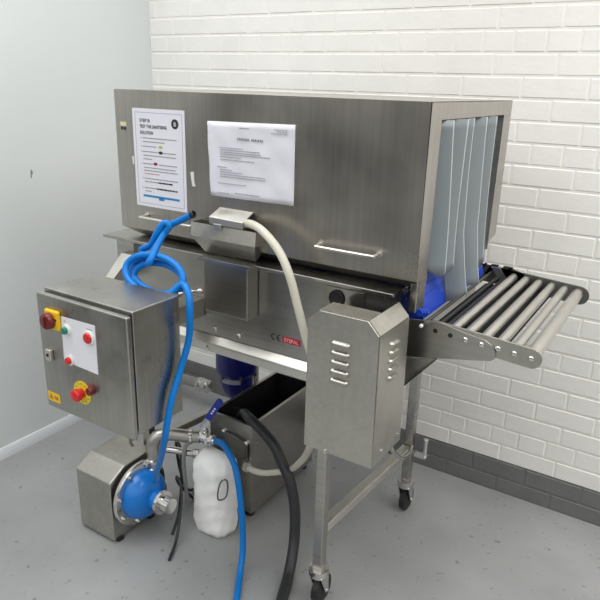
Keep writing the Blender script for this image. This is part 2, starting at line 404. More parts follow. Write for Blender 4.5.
# blue conveyor belt: flat run inside, then down over the nose
top = [(-.74, 1.222), (-.665, 1.218), (-.625, 1.204), (-.598, 1.176), (-.578, 1.130), (-.559, 1.080)]
prof = [(-1.56, 1.222)] + top + [(-.557, 1.066), (-.566, 1.055), (-.60, 1.05), (-.66, 1.06), (-.72, 1.075), (-1.56, 1.075)]
m = MB().prism_y(prof, 1.519, 2.046)
for a, b in zip(top, top[1:]):
    for k in range(2):
        u = (k + .5) / 2; x = a[0] + (b[0] - a[0]) * u; z = a[1] + (b[1] - a[1]) * u
        d = Vector((b[0] - a[0], b[1] - a[1])).normalized(); nn_ = Vector((-d.y, d.x))
        if nn_.x + nn_.y < 0: nn_ = -nn_
        q = Vector((x, z)); m.prism_y([tuple(q - d * .004 - nn_ * .001), tuple(q - d * .002 + nn_ * .002), tuple(q + d * .002 + nn_ * .002), tuple(q + d * .004 - nn_ * .001)], 1.519, 2.046)
m.build('conveyor_belt', P_BELT, mach, smooth=25)
m = MB()
for k in range(5): m.lathe((-.552 + .003 * (k % 2), 1.470 + k * .011, 1.098 - .003 * k), (0, 1, 0), [(0, .010), (.007, .010)], 9)
m.build('belt_sprocket', P_BELT, mach)
# strip curtain
edges = [1.517, 1.579, 1.675, 1.759, 1.867, 1.949]
ends = [1.568, 1.670, 1.744, 1.860, 1.942, 2.050]
for k, (ya, yb_) in enumerate(zip(edges, ends)):
    n = 16; cols = 7; vs = []
    zt = 1.577; zb = (1.190, 1.172, 1.080, 1.090, 1.128, 1.118)[k]
    for q in range(n + 1):
        u = q / n; z = zt + (zb - zt) * u
        out = .003 * math.sin(3 * u + k * 1.7) + .016 * u * u
        if k in (2, 3): out += .022 * max(0, u - .62) / .38
        sway = (-.004 + .006 * math.sin(u * 3 + k)) * u if k < 5 else 0
        for c in range(cols):
            s_ = (0, .02, .25, .5, .75, .955, 1)[c]
            lean = (.048, .044, .046, .040, .042, -.012)[k] * (1 + .12 * math.sin(k * 2.3 + 2.5 * u))
            wsc = 1 - (.48 * min(1, max(0, u - .55) / .3) if k in (2, 3) else 0)
            yy = min(ya + (yb_ - ya) * (s_ * wsc + (1 - wsc) * .55) + sway, 2.050); xx = HX1 - .016 + out + lean * (s_ - .45) + .004 * math.sin(s_ * math.pi) * (1 + u)
            zz = z + ((.010 * math.sin(s_ * 6 + k * 2) + .012 * (s_ > .6) * (k in (2, 3))) if q == n else 0)
            vs.append((xx, max(yy, 1.5155), zz))
    mm = MB()
    for r in range(n):
        for c in range(cols - 1):
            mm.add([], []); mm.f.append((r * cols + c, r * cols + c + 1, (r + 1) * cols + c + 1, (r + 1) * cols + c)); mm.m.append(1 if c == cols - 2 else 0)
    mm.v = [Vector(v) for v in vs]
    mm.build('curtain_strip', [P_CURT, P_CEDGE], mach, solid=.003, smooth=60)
MB().box(HX1 - .034, HX1 - .022, 1.516, 2.05, 1.560, 1.577).build('curtain_rail', S_DARK, mach)

# ------------------------------------------------------------------ drive guard
gd = thing('drive_guard', 'stainless steel drive guard with louvred front, bolted below right end of hood', 'machine guard', (-.655, 1.35, .748))
GX0, GX1, GY0, GY1 = -.7525, -.560, 1.249, 1.420
octo = [(GX0, .748), (GX1 + .004, .748), (GX1, 1.101), (-.590, 1.133), (-.721, 1.132), (GX0, 1.101)]
m = MB(); n = len(octo)
fr = [(x, GY0 + .004, z) for x, z in octo]; bk = [(x, GY1, z) for x, z in octo]
for i in range(1, n):
    j = (i + 1) % n
    if i in (3, 4): m.add([fr[i], fr[j], (octo[j][0], 1.318, octo[j][1]), (octo[i][0], 1.318, octo[i][1])], [(0, 1, 2, 3)])
    else: m.add([fr[i], fr[j], bk[j], bk[i]], [(0, 1, 2, 3)])
m.build('cover', S_GUARD, gd, solid=.0025)
MB().prism_y(octo, GY0, GY0 + .004).build('front_panel', S_GUARD, gd, bevel=.0012)
MB().box(-.735, -.578, 1.33, 1.405, .80, 1.085).build('shade_block', P_BLACK, gd, bevel=.01)  # black block added so the inside of the guard looks shaded
def louvre(face, u, z, L, parent, tilt=0):
    mm = MB(); n = 12; m_ = 6; vs = []; fs = []
    for q in range(n + 1):
        t_ = q / n; xx = (t_ - .5) * L
        e = min(1, min(t_, 1 - t_) * L / .008); e = math.sqrt(max(0, 1 - (1 - e) ** 2))
        for c in range(m_ + 1):
            a = math.pi * c / m_
            h = .0078 * math.cos(a) * (e * .8 + .2); d = .0105 * math.sin(a) * e
            px, pz = xx, h + xx * tilt
            vs.append((u + px, GY0 - d, z + pz) if face == 'y' else (GX1 + .0015 + d, u + px, z + pz))
    for q in range(n):
        for c in range(m_): fs.append((q * (m_ + 1) + c, q * (m_ + 1) + c + 1, (q + 1) * (m_ + 1) + c + 1, (q + 1) * (m_ + 1) + c))
    mm.add(vs, fs); mm.build('louvre', S_GUARD, parent, smooth=60)
for k in range(5): louvre('y', -.658, 1.058 - k * .0247, .054, gd, 0)
for k in range(5): louvre('x', 1.335, 1.058 - k * .0225, .052, gd, -.1)
for bx, bz in ((-.655, .765), ):
    MB().lathe((-.688, GY0, .752), (0, -1, 0), [(0, .006), (.004, .006), (.006, .003)], 12).build('screw', S_CHROME, gd)
for yy in (1.30, 1.40): MB().lathe((GX1 + .004, yy, .775), (1, 0, 0), [(0, .005), (.004, .005), (.005, .002)], 10).build('screw', S_CHROME, gd)

# ------------------------------------------------------------------ roller conveyor
rc = thing('roller_conveyor', 'short gravity roller conveyor jutting from the outlet under the strip curtain', 'roller conveyor', (-.42, 1.8, .87))
zr = lambda x: 1.050 - .07 * (x + .512)
def strip_poly(x0, xc, h):
    p = [(x0, zr(x0) - h), (xc, zr(xc) - h)]
    for q in range(1, 10):
        a = R(-90 + 180 * q / 10); p.append((xc + h * math.cos(a), zr(xc) + h * math.sin(a)))
    return p + [(xc, zr(xc) + h), (x0, zr(x0) + h)]
MB().prism_y(strip_poly(-.525, -.267, .026), 1.500, 1.506).build('side_plate', S_GUARD, rc, bevel=.001)
p = strip_poly(-.60, -.262, .026)[:-2] + [(-.44, zr(-.44) + .03), (-.500, 1.085), (-.530, 1.080), (-.550, 1.060), (-.545, 1.058), (-.522, 1.078), (-.548, 1.083), (-.572, 1.078), (-.592, 1.058), (-.587, 1.056), (-.562, 1.078), (-.60, 1.078)]
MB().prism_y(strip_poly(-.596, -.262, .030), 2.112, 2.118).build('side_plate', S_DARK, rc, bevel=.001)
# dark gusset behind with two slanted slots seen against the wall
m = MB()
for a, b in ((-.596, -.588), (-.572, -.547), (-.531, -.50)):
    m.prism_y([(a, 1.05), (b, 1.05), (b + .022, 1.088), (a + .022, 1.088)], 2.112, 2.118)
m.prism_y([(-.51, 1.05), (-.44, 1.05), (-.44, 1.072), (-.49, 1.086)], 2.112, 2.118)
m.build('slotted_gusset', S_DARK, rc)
MB().lathe((-.506, 2.1115, 1.052), (0, -1, 0), [(0, .005), (.004, .005)], 12).build('bolt', P_WHITE, rc)
br = [(-.592, .955), (-.362, 1.003), (-.352, 1.012), (-.352, 1.03), (-.362, 1.046), (-.382, 1.056), (-.43, 1.062), (-.505, 1.077), (-.56, 1.071), (-.592, 1.066)]
MB().prism_y(br, 1.494, 1.4995).build('bracket_plate', S_BODY, rc, bevel=.001)
MB().prism_y([(-.590, .953), (-.503, .972), (-.586, .872)], 1.496, 1.4995).build('gusset', S_LIGHT, rc)
m = MB().hexa([(-.503, 1.478, .972), (-.503, 1.4995, .972), (-.586, 1.4995, .872), (-.586, 1.478, .872)], [(-.501, 1.478, .970), (-.501, 1.4995, .970), (-.584, 1.4995, .870), (-.584, 1.478, .870)])
m.build('gusset_flange', S_DARK, rc)
XR = [-.471, -.431, -.389, -.348, -.308, -.267]
for k, x in enumerate(XR):
    r = .0128 if k < 5 else .0175
    z = zr(x) + (.010 if k < 5 else .006)
    ro = MB().lathe((x, 1.508, z), (0, 1, 0), [(0, r - .002), (.002, r), (.600, r), (.602, r - .002)], 22).build('roller', S_ROLL, rc)
for x in [-.512, -.471]:
    MB().lathe((x, 1.4945, zr(x)), (0, -1, 0), [(0, .0065), (.0006, .0065)], 14).build('bolt_hole_plug', P_BLACK, rc)
for x in XR[1:]:
    MB().lathe((x, 1.4945 if x < -.36 else 1.5005, zr(x)), (0, -1, 0), [(0, .0075), (.002, .0075), (.0045, .005), (.005, .002)], 14).build('bolt', S_CHROME, rc)
for x, z, r in ((-.545, 1.062, .005), (-.520, 1.050, .007), (-.503, 1.044, .006)):
    MB().cyl((x, 1.48 if r == .005 else 1.508, z), (x, 2.11, z), r, 12).build('cross_rod', S_DARK if r == .005 else P_BLACK, rc)
MB().lathe((-.545, 1.4805, 1.062), (0, -1, 0), [(0, .004), (.002, .0052), (.006, .0052), (.008, .003)], 12).build('rod_end', P_WHITE, rc)
m = MB().hexa([(-.545, 2.085, 1.085), (-.515, 2.085, 1.085), (-.47, 2.085, 1.03), (-.50, 2.085, 1.03)], [(-.545, 2.09, 1.085), (-.515, 2.09, 1.085), (-.47, 2.09, 1.03), (-.50, 2.09, 1.03)])
m.build('link_bar', S_BODY, rc)
MB().box(-.56, -.345, 1.512, 2.108, 1.017, 1.020).build('drip_tray', P_BLACK, rc)

# ------------------------------------------------------------------ paper notices
def ink_row(mm, ox, oz, u0, u1, v, h, y, seed, slope=0.):
    r2 = random.Random(seed); u = u0
    while u < u1 - .002:
        wl = min(r2.choice((.006, .009, .012, .015)) * (h / .0035) ** .5, u1 - u)
        z = oz - v - (u - u0) * slope
        mm.box(ox + u, ox + u + wl, y - .0004, y, z - h / 2, z + h / 2); u += wl + h * .55
PO = (-1.527, 1.567)
po = thing('instruction_poster', 'portrait laminated instruction poster headed test the sanitising solution, on hood front', 'poster', (-1.42, 1.438, 1.267))
yp = HY0 - .0015
m = MB().box(-1.527, -1.3125, yp, HY0 - .0002, 1.267, 1.567); m.build('sheet', P_PAPER, po, bevel=.0004)
pp = lambda u, v: (PO[0] + u, yp - .0006, PO[1] - v)
m = MB(); b_ = .011
for (u0, u1, v0, v1) in ((b_, .2145 - b_, b_, b_ + .0009), (b_, .2145 - b_, .300 - b_, .300 - b_ + .0009), (b_, b_ + .0009, b_, .30 - b_), (.2145 - b_, .2145 - b_ + .0009, b_, .30 - b_)):
    m.box(PO[0] + u0, PO[0] + u1, yp - .0004, yp, PO[1] - v1, PO[1] - v0)
m.build('border_line', P_INKG, po)
text('heading_text', 'STEP B:', .0135, P_INK, po, pp(.030, .0395), bold=.00012, width=.045)
text('heading_text', 'TEST THE SANITISING', .0135, P_INK, po, pp(.030, .057), bold=.00012, width=.113)
text('heading_text', 'SOLUTION', .0135, P_INK, po, pp(.030, .0755), bold=.00012, width=.055)
MB().lathe((PO[0] + .176, yp, PO[1] - .040), (0, -1, 0), [(0, .0145), (.0004, .0145)], 32).build('badge', P_INK, po)
text('badge_letter', 'B', .017, P_WHITE, po, (PO[0] + .1710, yp - .0008, PO[1] - .0460), width=.010)
m = MB(); h = .0027
for k, (u0, u1, v) in enumerate(((.041, .180, .087), (.041, .132, .098), (.038, .100, .112), (.038, .104, .128), (.124, .176, .128), (.040, .175, .1395), (.040, .079, .1505), (.038, .078, .165), (.104, .181, .165), (.040, .173, .177), (.040, .181, .186), (.040, .181, .2105), (.042, .158, .2205), (.040, .178, .240), (.041, .068, .2505))):
    m = MB(); ink_row(m, *PO, u0, u1, v, h, yp, 40 + k)
    if v in (.087, .112, .128, .165, .2105, .240) and u0 < .05: m.box(PO[0] + .032, PO[0] + .035, yp - .0004, yp, PO[1] - v - .0014, PO[1] - v + .0014)
    m.build('text_line', P_INKG, po)
for a in ((.100, .158, .2205, .0046, yp, 5), (.092, .178, .240, .0046, yp, 6)):
    m = MB(); ink_row(m, *PO, *a); m.build('bold_text', P_INK, po)
m = MB(); ink_row(m, *PO, .041, .105, .1955, h, yp, 77); o = m.build('coloured_text', plain('rose_ink', (.55, .22, .22)), po)
for u, v, mt, nm in ((.114, .1115, P_INKY, 'lime_colour_mark'), (.114, .128, P_INK, 'black_colour_mark'), (.090, .1635, P_INKR, 'crimson_colour_mark')):
    MB().lathe((PO[0] + u, yp, PO[1] - v), (0, -1, 0), [(0, .0085), (.0005, .0085)], 20).build(nm, mt, po)
    bpy.context.view_layer.update()
for o in po.children:
    if o.name.endswith('colour_mark'):
        cx_ = sum(v_.co.x for v_ in o.data.vertices) / len(o.data.vertices); cz_ = sum(v_.co.z for v_ in o.data.vertices) / len(o.data.vertices)
        for v_ in o.data.vertices: v_.co.z = cz_ + (v_.co.z - cz_) * .55
MB().box(PO[0] + .0315, PO[0] + .185, yp - .0004, yp, PO[1] - .269, PO[1] - .2625).build('blue_bar', P_INKB, po)
MB().box(PO[0] + .098, PO[0] + .121, yp - .0004, yp, PO[1] - .2755, PO[1] - .268).build('blue_tab', P_INKB, po)

NO = (-1.222, 1.547)
no = thing('typed_notice', 'landscape white typed paper notice with creases taped to hood front', 'notice', (-1.07, 1.438, 1.335))
m = MB(); nx, nz = 20, 14; vs = []
c00, c10, c11, c01 = Vector((-1.224, 0, 1.5435)), Vector((-.924, 0, 1.549)), Vector((-.9235, 0, 1.336)), Vector((-1.2145, 0, 1.3325))
r3 = random.Random(3)
for a in range(nz + 1):
    for b in range(nx + 1):
        u, v = b / nx, a / nz
        p = (c00 * (1 - u) + c10 * u) * (1 - v) + (c01 * (1 - u) + c11 * u) * v
        wv = .0014 * math.sin(u * 9 + v * 6) * math.sin(v * 7 - u * 3) + .001 * math.sin(u * 21 - v * 13)
        p.y = HY0 - .004 - wv; vs.append(p)
m.add(vs, [(a * (nx + 1) + b, a * (nx + 1) + b + 1, (a + 1) * (nx + 1) + b + 1, (a + 1) * (nx + 1) + b) for a in range(nz) for b in range(nx)])
m.build('sheet', P_PAPER, no, solid=.0004, smooth=60)
yn = HY0 - .0066; sl = -.008
G_INK = plain('soft_grey_ink', (.38, .38, .42), .6)
m = MB()
for k, (u0, u1, v) in enumerate(((.043, .128, .0735), (.045, .185, .0795), (.045, .19, .086), (.045, .220, .0915), (.045, .121, .0985), (.045, .1665, .1065), (.035, .071, .128), (.045, .089, .135), (.045, .125, .1415), (.045, .204, .148), (.045, .2045, .1545), (.037, .139, .174), (.037, .078, .202), (.099, .1845, .198))):
    m = MB(); ink_row(m, *NO, u0, u1, v, .0024, yn, 90 + k, sl); m.build('text_line', G_INK, no)
for (u0, u1, v) in ((.1145, .149, .0163), (.232, .274, .014), (.240, .274, .0185), (.2226, .2742, .024)): m = MB(); ink_row(m, *NO, u0, u1, v, .0024, yn, int(v * 9999)); m.build('text_line', G_INK, no)
m = MB(); u = .1074; r4 = random.Random(9); q = 0
while u < .196:                                      # a line of heavy capitals
    wv = r4.choice((.0035, .0045, .005)); z = NO[1] - .0465
    if q != 8: m.box(NO[0] + u, NO[0] + u + wv * .8, yn - .0004, yn, z - .003, z + .003)
    u += wv + .0012; q += 1
m.build('title_text', P_INKG, no)

# ------------------------------------------------------------------ control cabinet
cb = thing('control_cabinet', 'stainless steel electrical control cabinet with push buttons and white panel on its door', 'control cabinet', (-1.29, 1.09, .752))
CX0, CX1 = -1.471, -1.122
MB().box(CX0 - .001, CX1 - .008, 1.027, 1.196, .754, 1.103).build('body', S_CAB, cb, bevel=.003)
MB().box(CX0 + .009, CX1 - .016, 1.015, 1.030, .762, 1.093).build('gasket', P_BLACK, cb)
door = MB().box(CX0, CX1, 1.0, 1.016, .752, 1.096).build('door', S_CAB, cb, bevel=.003)
lp = MB().hexa([(-1.372, 1.0, 1.047), (-1.239, 1.0, 1.050), (-1.241, 1.0, .912), (-1.376, 1.0, .916)], [(-1.372, .9988, 1.047), (-1.239, .9988, 1.050), (-1.241, .9988, .912), (-1.376, .9988, .916)]).build('panel_label', P_LABEL, door)
for a in ((.100, .122, .012, .002, .9986, 2), (.012, .020, .010, .002, .9986, 3)):
    m = MB(); ink_row(m, -1.372, 1.047, *a); m.build('panel_text', P_INKG, door)
def button(x, z, mat, r=.0125, d=.014, ring=P_WHITE):
    b = MB().lathe((x, .9988, z), (0, -1, 0), [(0, r + .0055), (.004, r + .0055), (.0055, r + .003), (.0055, r)], 28).build('button_bezel', ring, door)
    MB().lathe((x, .9945, z), (0, -1, 0), [(0, r), (d - .003, r), (d - .001, r * .92), (d, r * .75)], 28).build('push_button', mat, b)
button(-1.351, 1.013, P_GREEN, .0100, .010); button(-1.263, 1.012, P_RED, .0145, .007); button(-1.348, .926, P_RED, .0100, .010)
sw = MB().hexa([(-1.430, 1.0, 1.061), (-1.372, 1.0, 1.061), (-1.372, 1.0, 1.002), (-1.430, 1.0, 1.002)], [(-1.428, .988, 1.059), (-1.374, .988, 1.059), (-1.374, .988, 1.004), (-1.428, .988, 1.004)]).build('isolator_plate', P_YEL, door, bevel=.005, seg=3)
MB().lathe((-1.405, .988, 1.031), (0, -1, 0), [(0, .0225), (.010, .0225), (.016, .0215), (.018, .019), (.0185, .015)], 30).build('isolator_knob', P_MAROON, sw)
MB().box(-1.409, -1.401, .9655, .972, 1.014, 1.048).build('knob_grip', P_MAROON, sw, bevel=.002)
MB().lathe((-1.381, .9882, 1.036), (0, -1, 0), [(0, .0035), (.001, .0035)], 12).build('padlock_hole', P_BLACK, sw)
lk = MB().box(-1.443, -1.421, .988, 1.0, .904, .938).build('door_lock', S_LIGHT, door, bevel=.003)
MB().lathe((-1.432, .988, .922), (0, -1, 0), [(0, .005), (.0015, .005)], 14).build('lock_slot', P_BLACK, lk)
es = MB().lathe((-1.312, .9999, .838), (0, -1, 0), [(0, .034), (.0015, .034)], 36).build('emergency_stop_disc', P_YEL2, door)
MB().lathe((-1.312, .9984, .838), (0, -1, 0), [(0, .0135), (.010, .0135), (.012, .0172), (.022, .0178), (.027, .016), (.030, .010)], 30).build('emergency_stop_button', P_RED, es)
m = MB()
for k in range(12):
    a = R(30 * k); x, z = -1.312 + .0265 * math.cos(a), .838 + .0265 * math.sin(a)
    m.box(x - .003, x + .003, .9980, .9986, z - .0016, z + .0016)
m.build('disc_text', plain('ochre_ink', (.35, .24, .02)), es)
m = MB().lathe((-1.272, .9999, .857), (0, -1, 0), [(0, .012), (.010, .012), (.014, .010)], 18); m.build('indicator_lamp', P_MAROON, door)
wl = MB().hexa([(-1.472, .9999, .802), (-1.416, .9999, .802), (-1.416, .9999, .771), (-1.472, .9999, .771)], [(-1.472 + .008, .9992, .798), (-1.418, .9992, .798), (-1.418, .9992, .773), (-1.464, .9992, .773)])
wl = MB().box(-1.464, -1.412, .9990, .9999, .772, .800).build('warning_label', P_YEL, door)
m = MB()
for x, z in ((-1.450, .786),): m.prism_y([(x - .009, z - .007), (x + .009, z - .007), (x, z + .009)], .9984, .9990)
m.box(-1.436, -1.420, .9984, .9990, .781, .791)
m.build('warning_symbol', plain('amber_ink', (.45, .20, .005)), wl)
MB().box(-1.36, -1.26, 1.196, 1.449, .94, 1.0).build('support_arm', S_BODY, cb, bevel=.003)
m = MB().box(-1.165, -1.128, 1.190, 1.204, 1.098, 1.1045); m.tube([(-1.135, 1.200, 1.104), (-1.112, 1.226, 1.108), (-1.088, 1.232, 1.112)], .0035, 8); m.lathe((-1.090, 1.231, 1.112), (.85, .3, .2), [(0, .008), (.010, .008), (.013, .004)], 14)
m.build('mounting_lug', S_BODY, cb)
MB().tube([(-1.16, 1.02, .757), (-1.13, .995, .750), (-1.112, .985, .752)], .004, 8).build('hinge_pin', S_DARK, cb)

# ------------------------------------------------------------------ hoses
C = Vector((-1.248, 1.252, 1.124)); U = Vector((1, 0, -.05)); V = Vector((0, .52, .84))
def coil(deg, ru, rv, off=0., dx=0., dz=0.): return C + U * (ru * math.cos(R(deg))) + V * (rv * math.sin(R(deg))) + Vector((dx, -off, off * .25 + dz))
P = [(-1.186, 1.318, 1.296), (-1.221, 1.314, 1.277), (-1.262, 1.306, 1.254), (-1.270, 1.272, 1.214), (-1.263, 1.230, 1.172), (-1.272, 1.228, 1.160), (-1.283, 1.245, 1.164),
     (-1.292, 1.275, 1.192), (-1.275, 1.290, 1.228), (-1.255, 1.299, 1.256), (-1.270, 1.293, 1.264), (-1.289, 1.281, 1.233), (-1.310, 1.277, 1.198), (-1.345, 1.274, 1.178)]
for k, d in enumerate(range(135, 135 + 360 * 2 + 185, 20)):
    f_ = (d - 135) / 360
    inner = .5 - .5 * math.cos(2 * math.pi * min(f_, 2) / 2)
    P.append(tuple(coil(d, .108 - .020 * inner, .053 - .006 * inner, .002 + .013 * f_, -.004 * inner, -.012 * inner + .004 * math.sin(f_ * 4))))
P += [(-1.142, 1.222, 1.124), (-1.106, 1.207, 1.108), (-1.092, 1.195, 1.060), (-1.100, 1.196, .980), (-1.110, 1.170, .897), (-1.112, 1.130, .813), (-1.122, 1.11, .705), (-1.19, 1.155, .585), (-1.304, 1.25, .457), (-1.395, 1.335, .345), (-1.452, 1.385, .285), (-1.478, 1.400, .262)]
bh = MB().tube(P, .0096, 14, 7).build('coiled_hose', P_BLUE, smooth=80)
tag(bh, 'bright blue hose knotted in a loose coil above the control cabinet, running down to pump', 'hose')
MB().lathe(P[0], Vector(P[0]) - Vector(P[1]), [(-.002, .0103), (.008, .0103), (.010, .008), (.002, .006)], 16).build('cut_end', P_BLACK, bh)
P = [(-1.085, 1.412, 1.262), (-1.052, 1.402, 1.276), (-.989, 1.378, 1.270), (-.921, 1.36, 1.229), (-.878, 1.352, 1.169), (-.855, 1.360, 1.086), (-.835, 1.372, 1.000), (-.806, 1.380, .90), (-.812, 1.395, .78), (-.855, 1.46, .62), (-.931, 1.56, .487), (-.998, 1.62, .394), (-1.050, 1.662, .332), (-1.097, 1.69, .289), (-1.145, 1.69, .264), (-1.195, 1.675, .252), (-1.255, 1.672, .250)]
wh = MB().tube(P, .0116, 16, 8).build('drain_hose', P_WHOSE, smooth=80)
tag(wh, 'milky white hose arching from the hopper spout down behind the drive guard', 'hose')
P = [(-1.355, 1.60, .371), (-1.325, 1.588, .383), (-1.287, 1.57, .391), (-1.247, 1.548, .384), (-1.205, 1.528, .358), (-1.170, 1.505, .305), (-1.145, 1.49, .20), (-1.125, 1.47, .08), (-1.10, 1.42, .016), (-1.05, 1.34, .0125), (-.99, 1.24, .0125), (-.93, 1.12, .0125)]
h2 = MB().tube(P, .0115, 14, 8).build('outlet_hose', P_BLUE, smooth=80)
tag(h2, 'short blue hose fixed to the ball valve outlet and hanging over the white bag', 'hose')
P = [(-1.40, 1.80, .27), (-1.376, 1.78, .37), (-1.330, 1.745, .430), (-1.272, 1.703, .448), (-1.228, 1.683, .447), (-1.178, 1.671, .430), (-1.123, 1.66, .398), (-1.080, 1.65, .343), (-1.042, 1.64, .295), (-1.005, 1.62, .20), (-.98, 1.58, .09), (-.95, 1.50, .022), (-.90, 1.38, .021), (-.83, 1.25, .021)]
h3 = MB().tube(P, .0195, 16, 8).build('suction_hose', P_HOSEBK, smooth=80)
tag(h3, 'thick black rubber hose draped over the front rim of the open tank', 'hose')

# ------------------------------------------------------------------ open strainer tank on the floor
st = thing('strainer_tank', 'long open stainless steel tank with dark inside, on floor under the machine', 'tank', (-1.355, 1.94, 0))
x0, x1, ya, yb, zt = -1.456, -1.252, 1.692, 2.15, .42
m = MB(); t = .003
m.box(x0, x1, ya, ya + t, .03, zt); m.box(x0, x1, yb - t, yb, .03, zt); m.box(x0, x0 + t, ya + t, yb - t, .03, zt); m.box(x1 - t, x1, ya + t, yb - t, .03, zt)
m.box(x0 + t, x1 - t, ya + t, yb - t, .03, .034)
m.box(x0, x1, ya, ya + .013, zt, zt + .003); m.box(x0, x1, yb - .013, yb, zt, zt + .003); m.box(x0, x0 + .013, ya + .013, yb - .013, zt, zt + .003); m.box(x1 - .013, x1, ya + .013, yb - .013, zt, zt + .003)
m.build('shell', S_BODY, st)
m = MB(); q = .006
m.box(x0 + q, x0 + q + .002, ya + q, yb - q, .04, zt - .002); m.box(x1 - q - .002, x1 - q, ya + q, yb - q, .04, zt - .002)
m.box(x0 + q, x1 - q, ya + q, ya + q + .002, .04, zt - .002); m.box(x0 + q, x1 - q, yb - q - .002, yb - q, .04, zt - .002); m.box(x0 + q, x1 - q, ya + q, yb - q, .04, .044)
m.build('shade_lining', P_BLACK, st)  # black inner walls stand for the shade inside the steel tank
for cx_ in (x0 + .03, x1 - .03):
    for cy_ in (ya + .03, yb - .03): MB().lathe((cx_, cy_, 0), (0, 0, 1), [(0, .018), (.008, .02), (.032, .012)], 14).build('foot', P_BLACK, st)
sc = MB().box(-1.425, -1.345, 1.80, 1.803, .27, .405).build('strainer_screen', P_HOSEBK, st, bevel=.001)
m = MB()
for a in range(3):
    for b in range(6): m.lathe((-1.372 + a * .009, 1.7995, .395 - b * .012), (0, -1, 0), [(0, .0022), (.0006, .0018)], 8)
m.build('perforation', plain('dull_dots', (.10, .10, .10)), sc)
m = MB().tube([(-1.385, 1.688, .360), (-1.34, 1.683, .358), (-1.285, 1.683, .345), (-1.272, 1.683, .334), (-1.272, 1.683, .262)], .0045, 10, 4)
m.build('sight_tube', S_DARK, st)
for p in ((-1.385, .360), (-1.275, .345), (-1.272, .258)): MB().lathe((p[0], 1.692, p[1]), (0, -1, 0), [(0, .009), (.008, .009), (.012, .005)], 12).build('fitting', S_CHROME, st)
MB().lathe((-1.278, 1.692, .252), (.55, -.6, .05), [(0, .017), (.012, .017), (.013, .020), (.030, .020)], 16).build('hose_tail', S_CHROME, st)

# ------------------------------------------------------------------ blue motor behind the tank
mo = thing('vertical_motor', 'dark blue vertical pump motor hanging under the machine behind open tank', 'motor', (-1.555, 1.99, .33))
r = .090
MB().lathe((-1.555, 1.99, .845), (0, 0, -1), [(0, r * .8), (.02, r * .8), (.021, r), (.37, r), (.385, r * .97), (.395, r * .90)], 32).build('motor_body', P_NAVY, mo)
MB().lathe((-1.555, 1.99, .452), (0, 0, -1), [(0, r * .84), (.05, r * .80), (.085, r * .70), (.105, r * .55), (.11, r * .3)], 32).build('fan_cowl', P_NAVY, mo)
m = MB(); n = 10; a0, a1 = R(255), R(320)
for q in range(n):
    pa = a0 + (a1 - a0) * q / n; pb = a0 + (a1 - a0) * (q + 1) / n
    f_ = lambda a, rr, z: (-1.555 + rr * math.cos(a), 1.99 + rr * math.sin(a), z)
    m.hexa([f_(pa, .0765, .425), f_(pb, .0765, .425), f_(pb, .079, .447), f_(pa, .079, .447)], [f_(pa, .074, .425), f_(pb, .074, .425), f_(pb, .076, .447), f_(pa, .076, .447)])
m.build('rating_label', plain('grey_label', (.30, .31, .36), .4), mo)
for q in range(6):
    a = R(60 * q + 20); MB().lathe((-1.555 + .084 * math.cos(a), 1.99 + .084 * math.sin(a), .448), (0, 0, -1), [(-.02, .006), (.004, .006), (.006, .003)], 10).build('bolt', S_DARK, mo)

# ------------------------------------------------------------------ pump
pu = thing('circulation_pump', 'stainless shrouded floor pump with bright blue casing below the control cabinet', 'pump', (-1.68, 1.4, 0))
sh = [(1.292, .012), (1.51, .012), (1.51, .302), (1.365, .302), (1.292, .262)]
MB().prism_x(sh, -1.775, -1.592).build('motor_shroud', S_GUARD, pu, bevel=.003)
for yy in (1.32, 1.48): MB().box(-1.78, -1.585, yy - .012, yy + .012, 0, .014).build('foot', P_BLACK, pu)
MB().lathe((-1.594, 1.412, .170), (1, 0, 0), [(0, .10), (.018, .10)], 40).build('shaft_collar', P_BLACK, pu)
MB().lathe((-1.578, 1.412, .170), (1, 0, 0), [(0, .124), (.004, .127), (.014, .127), (.018, .123), (.020, .098)], 56).build('flange', S_CHROME, pu)
MB().lathe((-1.558, 1.412, .170), (1, 0, 0), [(0, .098), (.020, .094), (.045, .080), (.060, .058), (.068, .036), (.10, .036)], 48).build('casing', P_CYAN, pu)
for q in range(8):
    a = R(45 * q + 30); MB().lathe((-1.559, 1.412 + .112 * math.cos(a), .170 + .112 * math.sin(a)), (1, 0, 0), [(0, .009), (.005, .009), (.006, .005), (.010, .005)], 6).build('bolt', S_CHROME, pu)
MB().lathe((-1.46, 1.412, .17), (1, 0, 0), [(0, .045), (.012, .045), (.013, .03), (.05, .03)], 20).build('inlet_port', S_CHROME, pu)
MB().tube([(-1.55, 1.47, .25), (-1.555, 1.475, .30), (-1.560, 1.482, .345), (-1.550, 1.50, .374), (-1.518, 1.53, .378), (-1.470, 1.566, .370), (-1.43, 1.595, .367)], .025, 20, 6).build('discharge_pipe', S_BODY, pu, smooth=70)
for p, d in (((-1.55, 1.473, .285), (0, .1, 1)), ((-1.55, 1.470, .255), (0, 0, 1)), ((-1.455, 1.577, .3665), (.7, .5, 0))):
    MB().lathe(p, d, [(-.007, .026), (-.005, .0295), (.005, .0295), (.007, .026)], 20).build('union_ring', S_CHROME, pu)
# second, lower pipe stub with nut
m = MB().tube([(-1.53, 1.52, .315), (-1.49, 1.55, .305), (-1.445, 1.575, .298)], .014, 14); m.lathe((-1.445, 1.575, .298), (.7, .45, -.08), [(0, .018), (.02, .018)], 6)
m.build('bypass_stub', S_CHROME, pu)

